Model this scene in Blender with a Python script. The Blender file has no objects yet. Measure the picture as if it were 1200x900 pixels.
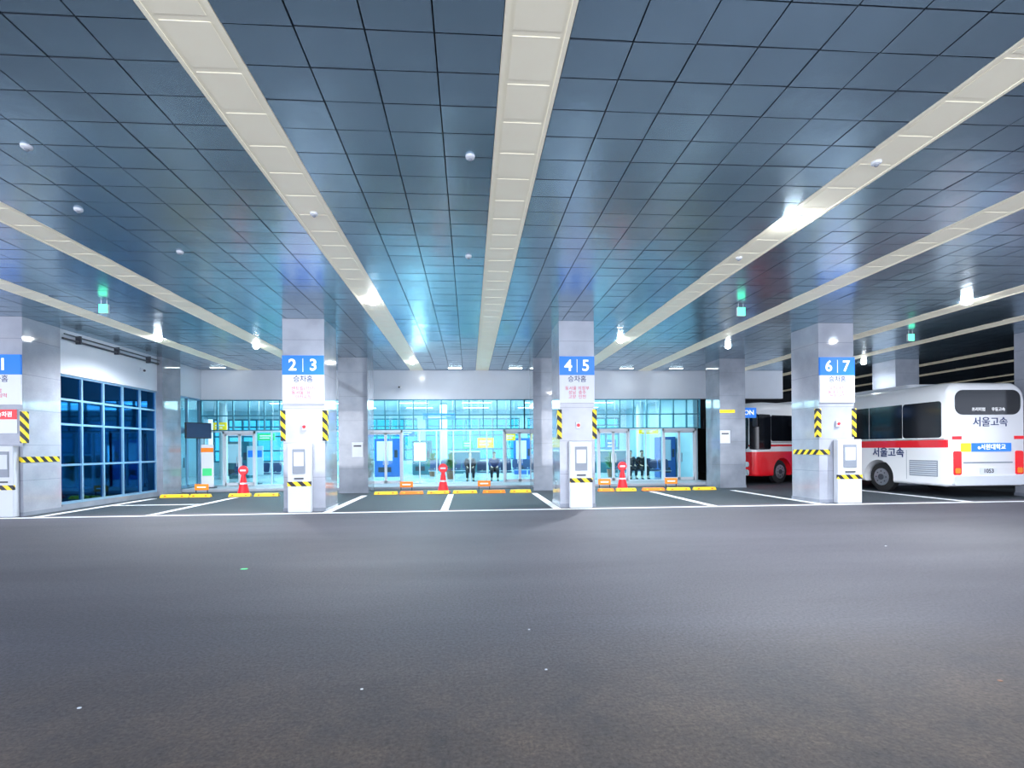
import bpy, bmesh, math, random
from mathutils import Matrix, Vector
random.seed(7)
C = bpy.context.scene.collection
PI = math.pi
R = math.radians
# ------------------------------------------------------------ camera
FPX, CX, CY, CAMH = 560.0, 585.0, 526.0, 1.6
yaw = math.atan(35/560.0)
ROT = Matrix.Rotation(-yaw, 3, 'Z') @ Matrix.Rotation(PI/2, 3, 'X') @ Matrix.Rotation(R(-0.5), 3, 'Z')
cd = bpy.data.cameras.new('camera'); cam = bpy.data.objects.new('camera', cd); C.objects.link(cam)
cd.sensor_width = 36; cd.lens = 36*FPX/1200; cd.shift_x = 15/1200; cd.shift_y = 76/1200; cd.clip_start = .05
M4 = ROT.to_4x4(); M4.translation = (0, 0, CAMH); cam.matrix_world = M4
bpy.context.scene.camera = cam
def ray(px, py): return ROT @ Vector(((px-CX)/FPX, -(py-CY)/FPX, -1))
def on_z(px, py, z):
    v = ray(px, py); t = (z-CAMH)/v.z; return v.x*t, v.y*t
def on_y(px, py, Y):
    v = ray(px, py); t = Y/v.y; return v.x*t, CAMH+v.z*t
def X_(px, Y): return on_y(px, 526, Y)[0]
H = 5.05
# ------------------------------------------------------------ materials
def newmat(name):
    m = bpy.data.materials.new(name); m.use_nodes = True
    nt = m.node_tree; return m, nt, nt.nodes['Principled BSDF']
def N(nt, t, **kw):
    n = nt.nodes.new(t)
    for k, v in kw.items(): setattr(n, k, v)
    return n
def math_(nt, op, a, b=None, c=None):
    n = N(nt, 'ShaderNodeMath', operation=op)
    for i, v in enumerate((a, b, c)):
        if v is None: continue
        if isinstance(v, (int, float)): n.inputs[i].default_value = v
        else: nt.links.new(v, n.inputs[i])
    return n.outputs[0]
def mixc(nt, f, a, b):
    n = N(nt, 'ShaderNodeMix', data_type='RGBA')
    for i, v in ((0, f), (6, a), (7, b)):
        if isinstance(v, (int, float)): n.inputs[i].default_value = v
        elif isinstance(v, tuple): n.inputs[i].default_value = (*v, 1)
        else: nt.links.new(v, n.inputs[i])
    return n.outputs[2]
def mat(name, col, rough=.5, metal=0, noise=.12, scale=6, emis=0, bump=0, coat=0):
    m, nt, b = newmat(name)
    tc = N(nt, 'ShaderNodeTexCoord'); nz = N(nt, 'ShaderNodeTexNoise'); nz.inputs['Scale'].default_value = scale; nz.inputs['Detail'].default_value = 4
    nt.links.new(tc.outputs['Object'], nz.inputs['Vector'])
    c = mixc(nt, nz.outputs[0], tuple(max(0, x*(1-noise)) for x in col), tuple(min(1, x*(1+noise)) for x in col))
    nt.links.new(c, b.inputs['Base Color'])
    b.inputs['Roughness'].default_value = rough; b.inputs['Metallic'].default_value = metal
    if coat: b.inputs['Coat Weight'].default_value = coat
    if emis:
        b.inputs['Emission Color'].default_value = (*col, 1); b.inputs['Emission Strength'].default_value = emis
    if bump:
        bp = N(nt, 'ShaderNodeBump'); bp.inputs['Strength'].default_value = 1; bp.inputs['Distance'].default_value = bump; nt.links.new(nz.outputs[0], bp.inputs['Height']); nt.links.new(bp.outputs[0], b.inputs['Normal'])
    return m
def glass(name, tint, refl=.12, rough=.02, gcol=(1, 1, 1)):
    m, nt, b = newmat(name); nt.nodes.remove(b)
    out = [n for n in nt.nodes if n.type == 'OUTPUT_MATERIAL'][0]
    t = N(nt, 'ShaderNodeBsdfTransparent'); g = N(nt, 'ShaderNodeBsdfGlossy'); mx = N(nt, 'ShaderNodeMixShader')
    t.inputs[0].default_value = (*tint, 1); g.inputs['Roughness'].default_value = rough; g.inputs[0].default_value = (*gcol, 1)
    tc = N(nt, 'ShaderNodeTexCoord'); nz = N(nt, 'ShaderNodeTexNoise'); nz.inputs['Scale'].default_value = .6
    nt.links.new(tc.outputs['Object'], nz.inputs['Vector'])
    f = math_(nt, 'MULTIPLY_ADD', nz.outputs[0], refl, refl*.5)
    nt.links.new(f, mx.inputs[0]); nt.links.new(t.outputs[0], mx.inputs[1]); nt.links.new(g.outputs[0], mx.inputs[2]); nt.links.new(mx.outputs[0], out.inputs[0])
    return m
def hazard(name, a=(1, .72, .02), b_=(.015, .015, .02), per=.26):
    m, nt, b = newmat(name)
    g = N(nt, 'ShaderNodeNewGeometry'); s = N(nt, 'ShaderNodeSeparateXYZ'); nt.links.new(g.outputs['Position'], s.inputs[0])
    v = math_(nt, 'ADD', math_(nt, 'ADD', s.outputs[0], s.outputs[1]), s.outputs[2])
    f = math_(nt, 'GREATER_THAN', math_(nt, 'FRACT', math_(nt, 'DIVIDE', v, per)), .5)
    nt.links.new(mixc(nt, f, a, b_), b.inputs['Base Color']); b.inputs['Roughness'].default_value = .5
    return m
def buspaint(name, white, red, bands):
    m, nt, b = newmat(name)
    tc = N(nt, 'ShaderNodeTexCoord'); s = N(nt, 'ShaderNodeSeparateXYZ'); nt.links.new(tc.outputs['Object'], s.inputs[0])
    f = None
    for (z0, z1, x0) in bands:
        q = math_(nt, 'MULTIPLY', math_(nt, 'GREATER_THAN', s.outputs[2], z0), math_(nt, 'LESS_THAN', s.outputs[2], z1))
        q = math_(nt, 'MULTIPLY', q, math_(nt, 'GREATER_THAN', s.outputs[0], x0))
        f = q if f is None else math_(nt, 'MAXIMUM', f, q)
    nt.links.new(mixc(nt, f, white, red), b.inputs['Base Color'])
    b.inputs['Roughness'].default_value = .22; b.inputs['Coat Weight'].default_value = .5
    return m
def stone(name, a, b2):
    m, nt, b = newmat(name)
    g = N(nt, 'ShaderNodeNewGeometry')
    n1 = N(nt, 'ShaderNodeTexNoise'); n1.inputs['Scale'].default_value = 120; n1.inputs['Detail'].default_value = 2; nt.links.new(g.outputs['Position'], n1.inputs['Vector'])
    n2 = N(nt, 'ShaderNodeTexNoise'); n2.inputs['Scale'].default_value = 1.3; n2.inputs['Detail'].default_value = 5; nt.links.new(g.outputs['Position'], n2.inputs['Vector'])
    f = math_(nt, 'ADD', math_(nt, 'MULTIPLY', n1.outputs[0], .4), math_(nt, 'MULTIPLY', n2.outputs[0], .6))
    r = N(nt, 'ShaderNodeMapRange'); r.inputs['From Min'].default_value = .35; r.inputs['From Max'].default_value = .65; nt.links.new(f, r.inputs[0])
    nt.links.new(mixc(nt, r.outputs[0], a, b2), b.inputs['Base Color']); b.inputs['Roughness'].default_value = .08; b.inputs['Coat Weight'].default_value = .6
    return m
def asphalt():
    m, nt, b = newmat('asphalt')
    tc = N(nt, 'ShaderNodeTexCoord'); s = N(nt, 'ShaderNodeSeparateXYZ'); nt.links.new(tc.outputs['Object'], s.inputs[0])
    n1 = N(nt, 'ShaderNodeTexNoise'); n1.inputs['Scale'].default_value = .45; n1.inputs['Detail'].default_value = 8; n1.inputs['Roughness'].default_value = .6
    mp = N(nt, 'ShaderNodeMapping'); mp.inputs['Scale'].default_value = (.3, 1.5, 1)
    nt.links.new(tc.outputs['Object'], mp.inputs[0]); nt.links.new(mp.outputs[0], n1.inputs['Vector'])
    n2 = N(nt, 'ShaderNodeTexNoise'); n2.inputs['Scale'].default_value = 38; n2.inputs['Detail'].default_value = 9; n2.inputs['Roughness'].default_value = .8; nt.links.new(tc.outputs['Object'], n2.inputs['Vector'])
    n3 = N(nt, 'ShaderNodeTexNoise'); n3.inputs['Scale'].default_value = 1.1; n3.inputs['Detail'].default_value = 14; n3.inputs['Roughness'].default_value = .8; nt.links.new(tc.outputs['Object'], n3.inputs['Vector'])
    r1 = N(nt, 'ShaderNodeMapRange'); r1.inputs['From Min'].default_value = .3; r1.inputs['From Max'].default_value = .7; nt.links.new(n1.outputs[0], r1.inputs[0])
    c = mixc(nt, r1.outputs[0], (.048, .047, .060), (.085, .083, .103))
    mr = N(nt, 'ShaderNodeMapRange'); mr.inputs['From Min'].default_value = 4.2; mr.inputs['From Max'].default_value = 2.6; nt.links.new(s.outputs[1], mr.inputs[0])
    cr = N(nt, 'ShaderNodeMapRange'); cr.inputs['From Min'].default_value = .36; cr.inputs['From Max'].default_value = .68; nt.links.new(n3.outputs[0], cr.inputs[0])
    c = mixc(nt, mr.outputs[0], c, mixc(nt, cr.outputs[0], (.038, .034, .038), (.12, .086, .066)))
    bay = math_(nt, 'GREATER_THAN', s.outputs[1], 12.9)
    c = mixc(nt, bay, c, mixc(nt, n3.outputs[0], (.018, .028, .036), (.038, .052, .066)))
    n2r = N(nt, 'ShaderNodeMapRange'); n2r.inputs['From Min'].default_value = .3; n2r.inputs['From Max'].default_value = .7; n2r.inputs['To Min'].default_value = .2; n2r.inputs['To Max'].default_value = 1.85; nt.links.new(n2.outputs[0], n2r.inputs[0])
    mul = N(nt, 'ShaderNodeVectorMath', operation='SCALE'); nt.links.new(c, mul.inputs[0]); nt.links.new(n2r.outputs[0], mul.inputs['Scale'])
    nt.links.new(mul.outputs[0], b.inputs['Base Color'])
    b.inputs['Roughness'].default_value = .62
    bp = N(nt, 'ShaderNodeBump'); bp.inputs['Strength'].default_value = .6; bp.inputs['Distance'].default_value = .012; nt.links.new(n2.outputs[0], bp.inputs['Height']); nt.links.new(bp.outputs[0], b.inputs['Normal'])
    return m
M = dict(
 tile=mat('ceiling_tile', (.31, .45, .55), .23, .82, .2, .7, bump=.015),
 seam=mat('ceiling_seam', (.015, .03, .05), .6),
 black=mat('black', (.006, .008, .012), .8),
 cream=mat('cream_panel', (.9, .86, .70), .4, 0, .06, 3, emis=.13),  # unlit strips; small emission paints in the missing bounce light
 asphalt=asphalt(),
 line=mat('road_paint', (.9, .92, .95), .5, noise=.14, scale=9),
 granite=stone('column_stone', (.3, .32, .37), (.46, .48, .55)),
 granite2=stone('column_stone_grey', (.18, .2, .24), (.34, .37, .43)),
 joint=mat('joint', (.1, .11, .13), .7),
 white=mat('white_paint', (.66, .69, .74), .35, noise=.03),
 wallw=mat('wall_panel', (.66, .70, .77), .2, noise=.06, scale=1.5),
 grey=mat('grey_plastic', (.25, .28, .33), .4),
 dark=mat('dark_grey', (.05, .055, .07), .4),
 blue=mat('sign_blue', (.004, .16, .62), .3, noise=.02, emis=.45),
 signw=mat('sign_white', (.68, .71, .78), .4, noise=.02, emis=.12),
 red=mat('red_ink', (.7, .05, .08), .4), ink=mat('black_ink', (.02, .02, .03), .5), inkb=mat('navy_ink', (.01, .03, .14), .5),
 inkw=mat('white_ink', (.95, .96, 1), .4, noise=0, emis=.5),
 haz=hazard('hazard_stripes'),
 yellow=mat('yellow_paint', (1, .62, .03), .5), orange=mat('orange_paint', (1, .25, .02), .5, emis=.1),
 redp=mat('red_plastic', (.85, .02, .03), .35, emis=.15),
 pave=mat('sidewalk_stone', (.35, .38, .43), .5, noise=.15, scale=3),
 hallfloor=mat('hall_floor', (.5, .58, .62), .15, noise=.08),
 hallwall=mat('hall_wall', (.5, .68, .74), .4, noise=.15, scale=1), hallceil=mat('hall_ceiling', (.72, .8, .84), .4),
 glass=glass('clear_glass', (.74, .94, .98), .022), cyan=glass('cyan_glass', (.28, .68, .78), .04),
 bglass=glass('blue_glass', (.008, .035, .09), .3, .04, (.03, .2, .5)),
 frame=mat('frame_light', (.55, .72, .8), .3, .2), dframe=mat('frame_teal', (.04, .22, .3), .35, .3), bframe=mat('frame_steel', (.25, .44, .6), .3, .5),
 lamp=mat('lamp_glow', (.93, .97, 1), .5, noise=0, emis=130), lampsoft=mat('tube_glow', (.9, 1, .98), .5, noise=0, emis=14),
 green=mat('exit_green', (.1, .9, .45), .4, noise=0, emis=2.2),
 darkglass=mat('vehicle_glass', (.006, .008, .012), .12, noise=0),
 tire=mat('tyre', (.015, .015, .017), .8), rim=mat('wheel_rim', (.45, .46, .5), .3, .8),
 tail=mat('tail_lamp', (.75, .01, .015), .2, noise=0, emis=.3), headl=mat('head_lamp', (.8, .85, .9), .1, noise=0),
 seatblue=mat('seat_navy', (.03, .06, .16), .5), steel=mat('steel', (.55, .57, .6), .3, .9),
 skin=mat('skin', (.72, .45, .33), .5), hair=mat('hair', (.015, .012, .012), .6),
 jk1=mat('jacket_black', (.008, .008, .012), .8), jk2=mat('jacket_blue', (.015, .04, .2), .8), jk3=mat('jacket_grey', (.04, .04, .05), .8), tr=mat('trouser_dark', (.01, .012, .02), .8),
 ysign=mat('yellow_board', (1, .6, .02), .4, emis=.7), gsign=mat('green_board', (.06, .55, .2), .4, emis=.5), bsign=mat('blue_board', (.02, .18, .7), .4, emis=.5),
 leaf=mat('leaf_green', (.03, .22, .06), .5, noise=.5, scale=20), pot=mat('pot_brown', (.25, .12, .07), .5),
 kiosk=mat('kiosk_blue', (.02, .1, .36), .3), kdark=mat('kiosk_teal', (.02, .12, .16), .3),
 screen=mat('screen', (.03, .06, .12), .1, emis=.3), voidw=mat('dark_wall', (.012, .015, .022), .6),
 busw=buspaint('bus_white_red_stripe', (.88, .88, .9), (.8, .01, .02), [(1.52, 1.76, .06)]),
 busr=buspaint('bus_red_lower', (.88, .88, .9), (.85, .01, .02), [(0, 1.38, -9), (1.6, 1.68, -9)]),
)
# ------------------------------------------------------------ mesh helper
class MB:
    def __init__(s): s.v = []; s.f = []; s.m = []
    def add(s, vs, fs, mi=0):
        o = len(s.v); s.v += [tuple(p) for p in vs]; s.f += [tuple(i+o for i in f) for f in fs]; s.m += ([mi]*len(fs) if isinstance(mi, int) else mi)
    def box(s, x0, x1, y0, y1, z0, z1, mi=0):
        s.add([(x0,y0,z0),(x1,y0,z0),(x1,y1,z0),(x0,y1,z0),(x0,y0,z1),(x1,y0,z1),(x1,y1,z1),(x0,y1,z1)],
              [(0,3,2,1),(4,5,6,7),(0,1,5,4),(1,2,6,5),(2,3,7,6),(3,0,4,7)], mi); return s
    def cbox(s, c, d, mi=0): return s.box(c[0]-d[0]/2, c[0]+d[0]/2, c[1]-d[1]/2, c[1]+d[1]/2, c[2]-d[2]/2, c[2]+d[2]/2, mi)
    def lathe(s, c, prof, n=24, axis='z', mi=0):
        vs = []; fs = []
        for (r, h) in prof:
            for k in range(n):
                a = 2*PI*k/n; p = (r*math.cos(a), r*math.sin(a), h)
                if axis == 'y': p = (p[0], p[2], p[1])
                if axis == 'x': p = (p[2], p[0], p[1])
                vs.append((c[0]+p[0], c[1]+p[1], c[2]+p[2]))
        for i in range(len(prof)-1):
            for k in range(n):
                q = (i*n+k, i*n+(k+1)%n, (i+1)*n+(k+1)%n, (i+1)*n+k); fs.append(q if axis != 'y' else q[::-1])
        fs.append(tuple(range(n))[::-1] if axis != 'y' else tuple(range(n)))
        l = (len(prof)-1)*n; fs.append(tuple(range(l, l+n)) if axis != 'y' else tuple(range(l, l+n))[::-1])
        s.add(vs, fs, mi); return s
    def tube(s, a, b, r, n=10, mi=0):
        a = Vector(a); b = Vector(b); d = (b-a).normalized(); u = d.orthogonal().normalized(); w = d.cross(u)
        vs = [p+u*r*math.cos(2*PI*k/n)+w*r*math.sin(2*PI*k/n) for p in (a, b) for k in range(n)]
        s.add(vs, [(k, (k+1) % n, n+(k+1) % n, n+k) for k in range(n)]+[tuple(range(n))[::-1], tuple(range(n, 2*n))], mi); return s
    def plate(s, c, ux, uy, w, h, r, t, mi=0):
        c = Vector(c); ux = Vector(ux); uy = Vector(uy); n = ux.cross(uy); pts = []
        for (sx, sy, a0) in ((1, 1, 0), (-1, 1, 90), (-1, -1, 180), (1, -1, 270)):
            for k in range(6):
                a = R(a0+18*k); pts.append((sx*(w/2-r)+r*math.cos(a), sy*(h/2-r)+r*math.sin(a)))
        m = len(pts); vs = [c+ux*p[0]+uy*p[1] for p in pts]+[c+ux*p[0]*.985+uy*p[1]*.985+n*t for p in pts]
        s.add(vs, [(k, (k+1) % m, m+(k+1) % m, m+k) for k in range(m)]+[tuple(range(m))[::-1], tuple(range(m, 2*m))], mi); return s
    def build(s, name, mats, parent=None, bevel=0, smooth=False):
        me = bpy.data.meshes.new(name); me.from_pydata(s.v, [], s.f)
        if not isinstance(mats, (list, tuple)): mats = [mats]
        for m in mats: me.materials.append(m)
        for p, i in zip(me.polygons, s.m): p.material_index = i
        if smooth:
            for p in me.polygons: p.use_smooth = True
        me.update()
        if smooth: me.set_sharp_from_angle(angle=R(40))
        o = bpy.data.objects.new(name, me); C.objects.link(o); o.parent = parent
        if bevel:
            b = o.modifiers.new('bevel', 'BEVEL'); b.width = bevel; b.segments = 2
        return o
def tag(o, label, cat, group=None):
    o['label'] = label; o['category'] = cat
    if group: o['group'] = group
    return o
def thing(name, label, cat, loc=(0, 0, 0), rz=0, group=None):
    o = bpy.data.objects.new(name, None); C.objects.link(o); o.location = loc; o.rotation_euler = (0, 0, rz); o.empty_display_size = .1
    return tag(o, label, cat, group)
def struct(o): o['kind'] = 'structure'; return o
def ST(name):
    o = bpy.data.objects.new(name, None); C.objects.link(o); return struct(o)
def text(body, size, m, parent, loc, rot=(PI/2, 0, 0), name='lettering', align='CENTER', ext=.002, sx=1, bold=.018):
    cu = bpy.data.curves.new('t', 'FONT'); cu.body = body; cu.size = size; cu.align_x = align; cu.align_y = 'CENTER'; cu.extrude = ext; cu.resolution_u = 3
    cu.offset = size*bold
    t = bpy.data.objects.new('t', cu); C.objects.link(t)
    dg = bpy.context.evaluated_depsgraph_get(); me = bpy.data.meshes.new_from_object(t.evaluated_get(dg)); me.name = name
    bpy.data.objects.remove(t); me.materials.clear(); me.materials.append(m)
    o = bpy.data.objects.new(name, me); C.objects.link(o); o.parent = parent; o.location = loc; o.rotation_euler = rot; o.scale = (sx, 1, 1)
    return o
def copy_tree(o, parent=None):
    c = o.copy(); C.objects.link(c); c.parent = parent
    for ch in list(o.children): copy_tree(ch, c)
    return c
# ------------------------------------------------------------ floor, lines, sidewalk
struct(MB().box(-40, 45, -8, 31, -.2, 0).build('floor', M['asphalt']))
struct(MB().box(-11.3, 10.4, 19.35, 21.0, 0, .12).build('floor_sidewalk', M['pave'], bevel=.02))
YC = 12.8
cols = []
for a, b in ((-24, 27), (332, 381), (656, 697), (960, 1001)):
    cols.append([X_(a, YC), X_(b, YC)])
cols[0][0] = cols[0][1]-1.1
cols.append([17.05, 18.05])
tag(MB().box(-14, 20, YC-.42, YC-.28, 0, .006).build('lane_marking', M['line']), 'long white painted line running across in front of the numbered pillars', 'road marking')
names = ['beside the left blue glass wall', 'midway between pillars 1 and 2 3', 'at the right foot of pillar 2 3', 'midway between pillars 2 3 and 4 5',
         'ending at the left foot of pillar 4 5', 'midway between pillars 4 5 and 6 7', 'ending at the left foot of pillar 6 7', 'under the white bus']
lx = [-10.75, (cols[0][1]+cols[1][0])/2, cols[1][1]+.1, (cols[1][1]+cols[2][0])/2, cols[2][0]-.13, (cols[2][1]+cols[3][0])/2, cols[3][0]-.13, 14.0]
for x, nm in zip(lx, names):
    tag(MB().box(x-.1, x+.1, YC-.27, 17.0, 0, .006).build('bay_marking', M['line']), 'white bay line on the tarmac '+nm, 'road marking', 'bay lines')
tag(MB().box(-10.6, -8.1, 14.9, 15.05, 0, .006).build('lane_marking', M['line']), 'short white cross line in the leftmost bay by the blue glass', 'road marking')
for (px, py, sz, m_, lab) in ((93, 830, .016, 'white', 'tiny white scrap on the tarmac at the lower left'), (640, 785, .012, 'white', 'tiny white scrap on the tarmac near the bottom centre'), (1038, 640, .02, 'white', 'tiny white scrap on the tarmac in front of the white bus'),
                              (424, 808, .012, 'white', 'tiny white scrap on the tarmac lower left of centre'), (1172, 798, .02, 'pot', 'small brown leaf on the tarmac at the lower right'), (286, 667, .06, 'gsign', 'small flat green scrap on the tarmac in front of pillar 2 3'), (620, 738, .012, 'white', 'tiny white scrap on the tarmac at the middle, upper of the centre pair')):
    x, y = on_z(px, py, 0)
    tag(MB().plate((x, y, .001), (1, 0, 0), (0, 1, 0), sz*1.5, sz, sz*.4, .004).build('scrap', M[m_]), lab, 'litter')
# ------------------------------------------------------------ ceiling
A = [-2.25+7.26*k for k in range(-4, 6)]
B = [.59+7.26*k for k in range(-4, 6)]
cells = []
ss = sorted(A+B)
for i in range(len(ss)-1):
    a = ss[i]+.28; b = ss[i+1]-.28; n = max(1, round((b-a)/.56))
    for k in range(n): cells.append((a+(b-a)*k/n, a+(b-a)*(k+1)/n))
mb = MB(); dy = .42; y = -4.0
while y < 30:
    for (a, b) in cells:
        g = .003; i = .007; t = [random.uniform(-.0024, .0024) for _ in range(3)]
        zz = [H+t[0]-t[1]-t[2], H+t[0]+t[1]-t[2], H+t[0]+t[1]+t[2], H+t[0]-t[1]+t[2]]
        vs = [(a+g, y+g, H+.02), (b-g, y+g, H+.02), (b-g, y+dy-g, H+.02), (a+g, y+dy-g, H+.02),
              (a+i, y+i, zz[0]), (b-i, y+i, zz[1]), (b-i, y+dy-i, zz[2]), (a+i, y+dy-i, zz[3])]
        mb.add(vs, [(1, 5, 4, 0), (2, 6, 5, 1), (3, 7, 6, 2), (0, 4, 7, 3), (4, 5, 6, 7)[::-1]], [1, 1, 1, 1, 0])
    y += dy
ceil = struct(mb.build('ceiling', [M['tile'], M['seam']]))
MB().box(ss[0], ss[-1], -4, 30.2, H+.022, H+.25).build('ceiling_backing', M['black'], ceil)
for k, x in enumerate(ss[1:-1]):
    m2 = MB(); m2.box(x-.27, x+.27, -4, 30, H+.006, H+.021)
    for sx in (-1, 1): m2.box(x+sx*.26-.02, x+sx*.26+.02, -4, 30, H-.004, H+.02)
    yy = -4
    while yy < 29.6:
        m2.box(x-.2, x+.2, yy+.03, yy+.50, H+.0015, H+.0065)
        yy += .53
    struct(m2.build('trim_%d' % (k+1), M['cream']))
# ------------------------------------------------------------ columns
ordn = ['numbered 1, at the left edge of the row', 'numbered 2 and 3', 'numbered 4 and 5', 'numbered 6 and 7', 'at the far right edge behind the white bus tail']
def column(x0, x1, y0, y1, label, m, group, guards=()):
    t = thing('column', label, 'pillar', ((x0+x1)/2, (y0+y1)/2, 0), 0, group); w = (x1-x0)/2; d = (y1-y0)/2
    mb = MB(); mb.box(-w+.004, w-.004, -d+.004, d-.004, 0, H, 1)
    z = 0
    while z < H-.05:
        h = min(.9, H-z); mb.box(-w, w, -d, d, z+.003, z+h-.003, 0); z += h
    mb.build('shaft', [m, M['joint']], t)
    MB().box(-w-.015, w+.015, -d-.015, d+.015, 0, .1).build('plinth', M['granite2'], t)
    for (sx, sy) in guards:
        g = MB(); g.box(sx*w-.06, sx*w+.06, -d-.015, -d+.1, 1.85, 2.65); g.build('corner_guard', M['haz'], t)
    return t
ct = []
for i, (a, b) in enumerate(cols):
    ct.append(column(a, b, YC, YC+1.13, 'thick glossy stone pillar '+ordn[i], M['granite'], 'front row pillars', ((1, -1), (-1, -1)) if i < 4 else ()))
for i in (0, 3):
    t = ct[i]; w = (cols[i][1]-cols[i][0])/2; sx = 1 if i == 0 else -1
    MB().box(min(sx*(w-.3), sx*(w+.012)), max(sx*(w-.3), sx*(w+.012)), -.58, .5, 1.36, 1.5).build('hazard_band', M['haz'], t)
Y2 = 18.1
back = []
lb2 = ['against the left glass wall beside the monitor', 'just right of pillar 2 3', 'just left of pillar 4 5', 'just left of the red nosed bus', 'in the dark area behind the white bus']
for i, (a, b) in enumerate(cols):
    if i == 0: a, b = -12.2, -11.12
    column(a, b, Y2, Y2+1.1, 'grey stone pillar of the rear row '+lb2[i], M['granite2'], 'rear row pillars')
    back.append((a, b))
routes = ['강릉\n동해 삼척', '센트럴(강남)\n동서울  용인\n인천공항', '동서울 의정부\n성남  충주\n고양  인천', '유성(대전)\n동대구 대전\n전주 광주']
nums = ['1', '2|3', '4|5', '6|7']
for i in range(4):
    a, b = cols[i]; w = b-a-.01; cx = (a+b)/2
    t = thing('platform_sign', 'blue and white platform sign reading %s mounted high on its pillar' % nums[i].replace('|', ' and '), 'sign', (cx, YC-.001, 0), 0, 'platform number signs')
    MB().box(-w/2, w/2, -.05, 0, 3.58, 4.08).build('number_panel', M['blue'], t)
    MB().box(-w/2, w/2, -.045, 0, 2.82, 3.575).build('route_panel', M['signw'], t)
    if '|' in nums[i]:
        p, q = nums[i].split('|')
        text(p, .42, M['inkw'], t, (-w*.25, -.052, 3.82), name='number'); text(q, .42, M['inkw'], t, (w*.25, -.052, 3.82), name='number')
        MB().box(-.006, .006, -.056, -.05, 3.65, 4.0).build('divider', M['inkw'], t)
    else: text(nums[i], .42, M['inkw'], t, (w*.12, -.052, 3.82), name='number')
    text('승차홈', .185, M['inkb'], t, (0, -.047, 3.46), name='heading', bold=.006)
    text(routes[i], .115, M['red'], t, (0, -.047, 3.1), name='route_list', bold=.002)
for i, (pa, pb) in enumerate(((-2, 19), (338, 365), (667, 693), (979, 1007))):
    a, b = X_(pa, YC-.1), X_(pb, YC-.1)
    if i == 3: b = min(b, cols[3][1]+.1)
    t = thing('ticket_reader', 'tall white box with grey display at the foot of pillar '+['1', '2 3', '4 5', '6 7'][i], 'ticket machine', ((a+b)/2, YC-.137, 0), 0, 'white boxes on the pillars')
    w = (b-a)/2; h = 1.78
    MB().box(-w, w, -.05, .12, 0.0, h).build('cabinet', M['white'], t, bevel=.02)
    dp = MB().box(-w*.55, w*.55, -.065, -.045, 1.0, h-.14).build('display_panel', M['grey'], t, bevel=.01)
    MB().box(-w*.42, w*.42, -.07, -.06, 1.2, h-.22).build('screen', M['wallw'], dp)
    MB().box(-w*.4, w*.4, -.075, -.048, .86, .9).build('slot', M['dark'], t)
    MB().box(-w-.005, w+.005, -.056, -.0, .68, .8).build('hazard_band', M['haz'], t)
    if i:
        x = (cols[i][0]+cols[i][1])/2+.02
        al = thing('fire_alarm', 'small red fire alarm box on pillar '+['', '2 3', '4 5', '6 7'][i]+' below the route list', 'alarm', (x, YC, 2.22), 0, 'pillar alarms')
        MB().box(-.06, .06, -.06, 0, -.09, .09).build('housing', M['signw'], al, bevel=.01)
        MB().lathe((0, -.075, 0), [(.045, .016), (.045, .004), (.03, 0)], 16, 'y').build('button', M['redp'], al)
t = thing('poster', 'white notice with red heading on pillar 1 under its sign', 'poster', (cols[0][1]-.42, YC, 2.4)); MB().box(-.3, .3, -.02, 0, -.3, .3).build('sheet', M['signw'], t); MB().box(-.3, .3, -.024, -.018, .05, .3).build('heading_band', M['redp'], t); text('승차권', .14, M['inkw'], t, (0, -.026, .17))
for (px, py, w, h, m_, lab) in ((419, 527, .4, .55, 'signw', 'white paper notice on the rear pillar right of pillar 2 3'), (838, 512, .4, .5, 'signw', 'white paper notice on the rear pillar beside the red nosed bus'), (851, 482, .6, .12, 'ysign', 'narrow yellow notice on the rear pillar beside the red nosed bus')):
    x, z = on_y(px, py, Y2)
    i = 1 if px < 500 else 3
    x = min(max(x, back[i][0]+w/2), back[i][1]-w/2)
    t = thing('paper_notice', lab, 'notice', (x, Y2, z)); MB().box(-w/2, w/2, -.015, 0, -h/2, h/2).build('sheet', M[m_], t)
    MB().box(-w*.35, w*.35, -.018, -.014, h*.2, h*.3).build('print', M['ink'], t)
xs = back[3][1]
t = thing('projecting_sign', 'small lit blue sign reading ON fixed to the rear pillar above the red bus nose', 'sign', (xs, 18.4, 2.95))
MB().box(0, .62, -.04, .04, -.2, .2).build('panel', M['bsign'], t, bevel=.01); text('ON', .26, M['inkw'], t, (.31, -.043, 0))
# ------------------------------------------------------------ walls
YB = 21.0; XL = -11.3; XR = 10.4; ZT = 3.78
struct(MB().box(XL-.25, 14.3, YB-.05, YB+.2, ZT, H).build('wall_back', M['wallw'], bevel=.01))
struct(MB().box(XL-.25, XL, 13.95, YB-.05, ZT+.02, H).build('wall_left', M['wallw'], bevel=.01))
struct(MB().box(XL-.3, XL+.05, 13.95, Y2, 0, .16).build('baseboard_left', M['granite2']))
struct(MB().box(10.4, 40, 30, 30.3, 0, H).build('wall_far', M['voidw']))
struct(MB().box(XR-.2, XR, YB+.2, 31, 0, H).build('wall_hall_right', M['hallwall']))
struct(MB().box(34, 34.3, 8, 30, 0, H).build('wall_light_block', M['voidw']))  # added dark wall closing the open right side, keeps sky light out
struct(MB().box(-16, -15.8, 13.9, 21, 0, H).build('wall_office', M['hallwall']))
struct(MB().box(-16, XL-.3, 13.7, 13.9, 0, H).build('wall_office_front', M['hallwall']))
wn = [0]; dn = [0]
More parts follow.
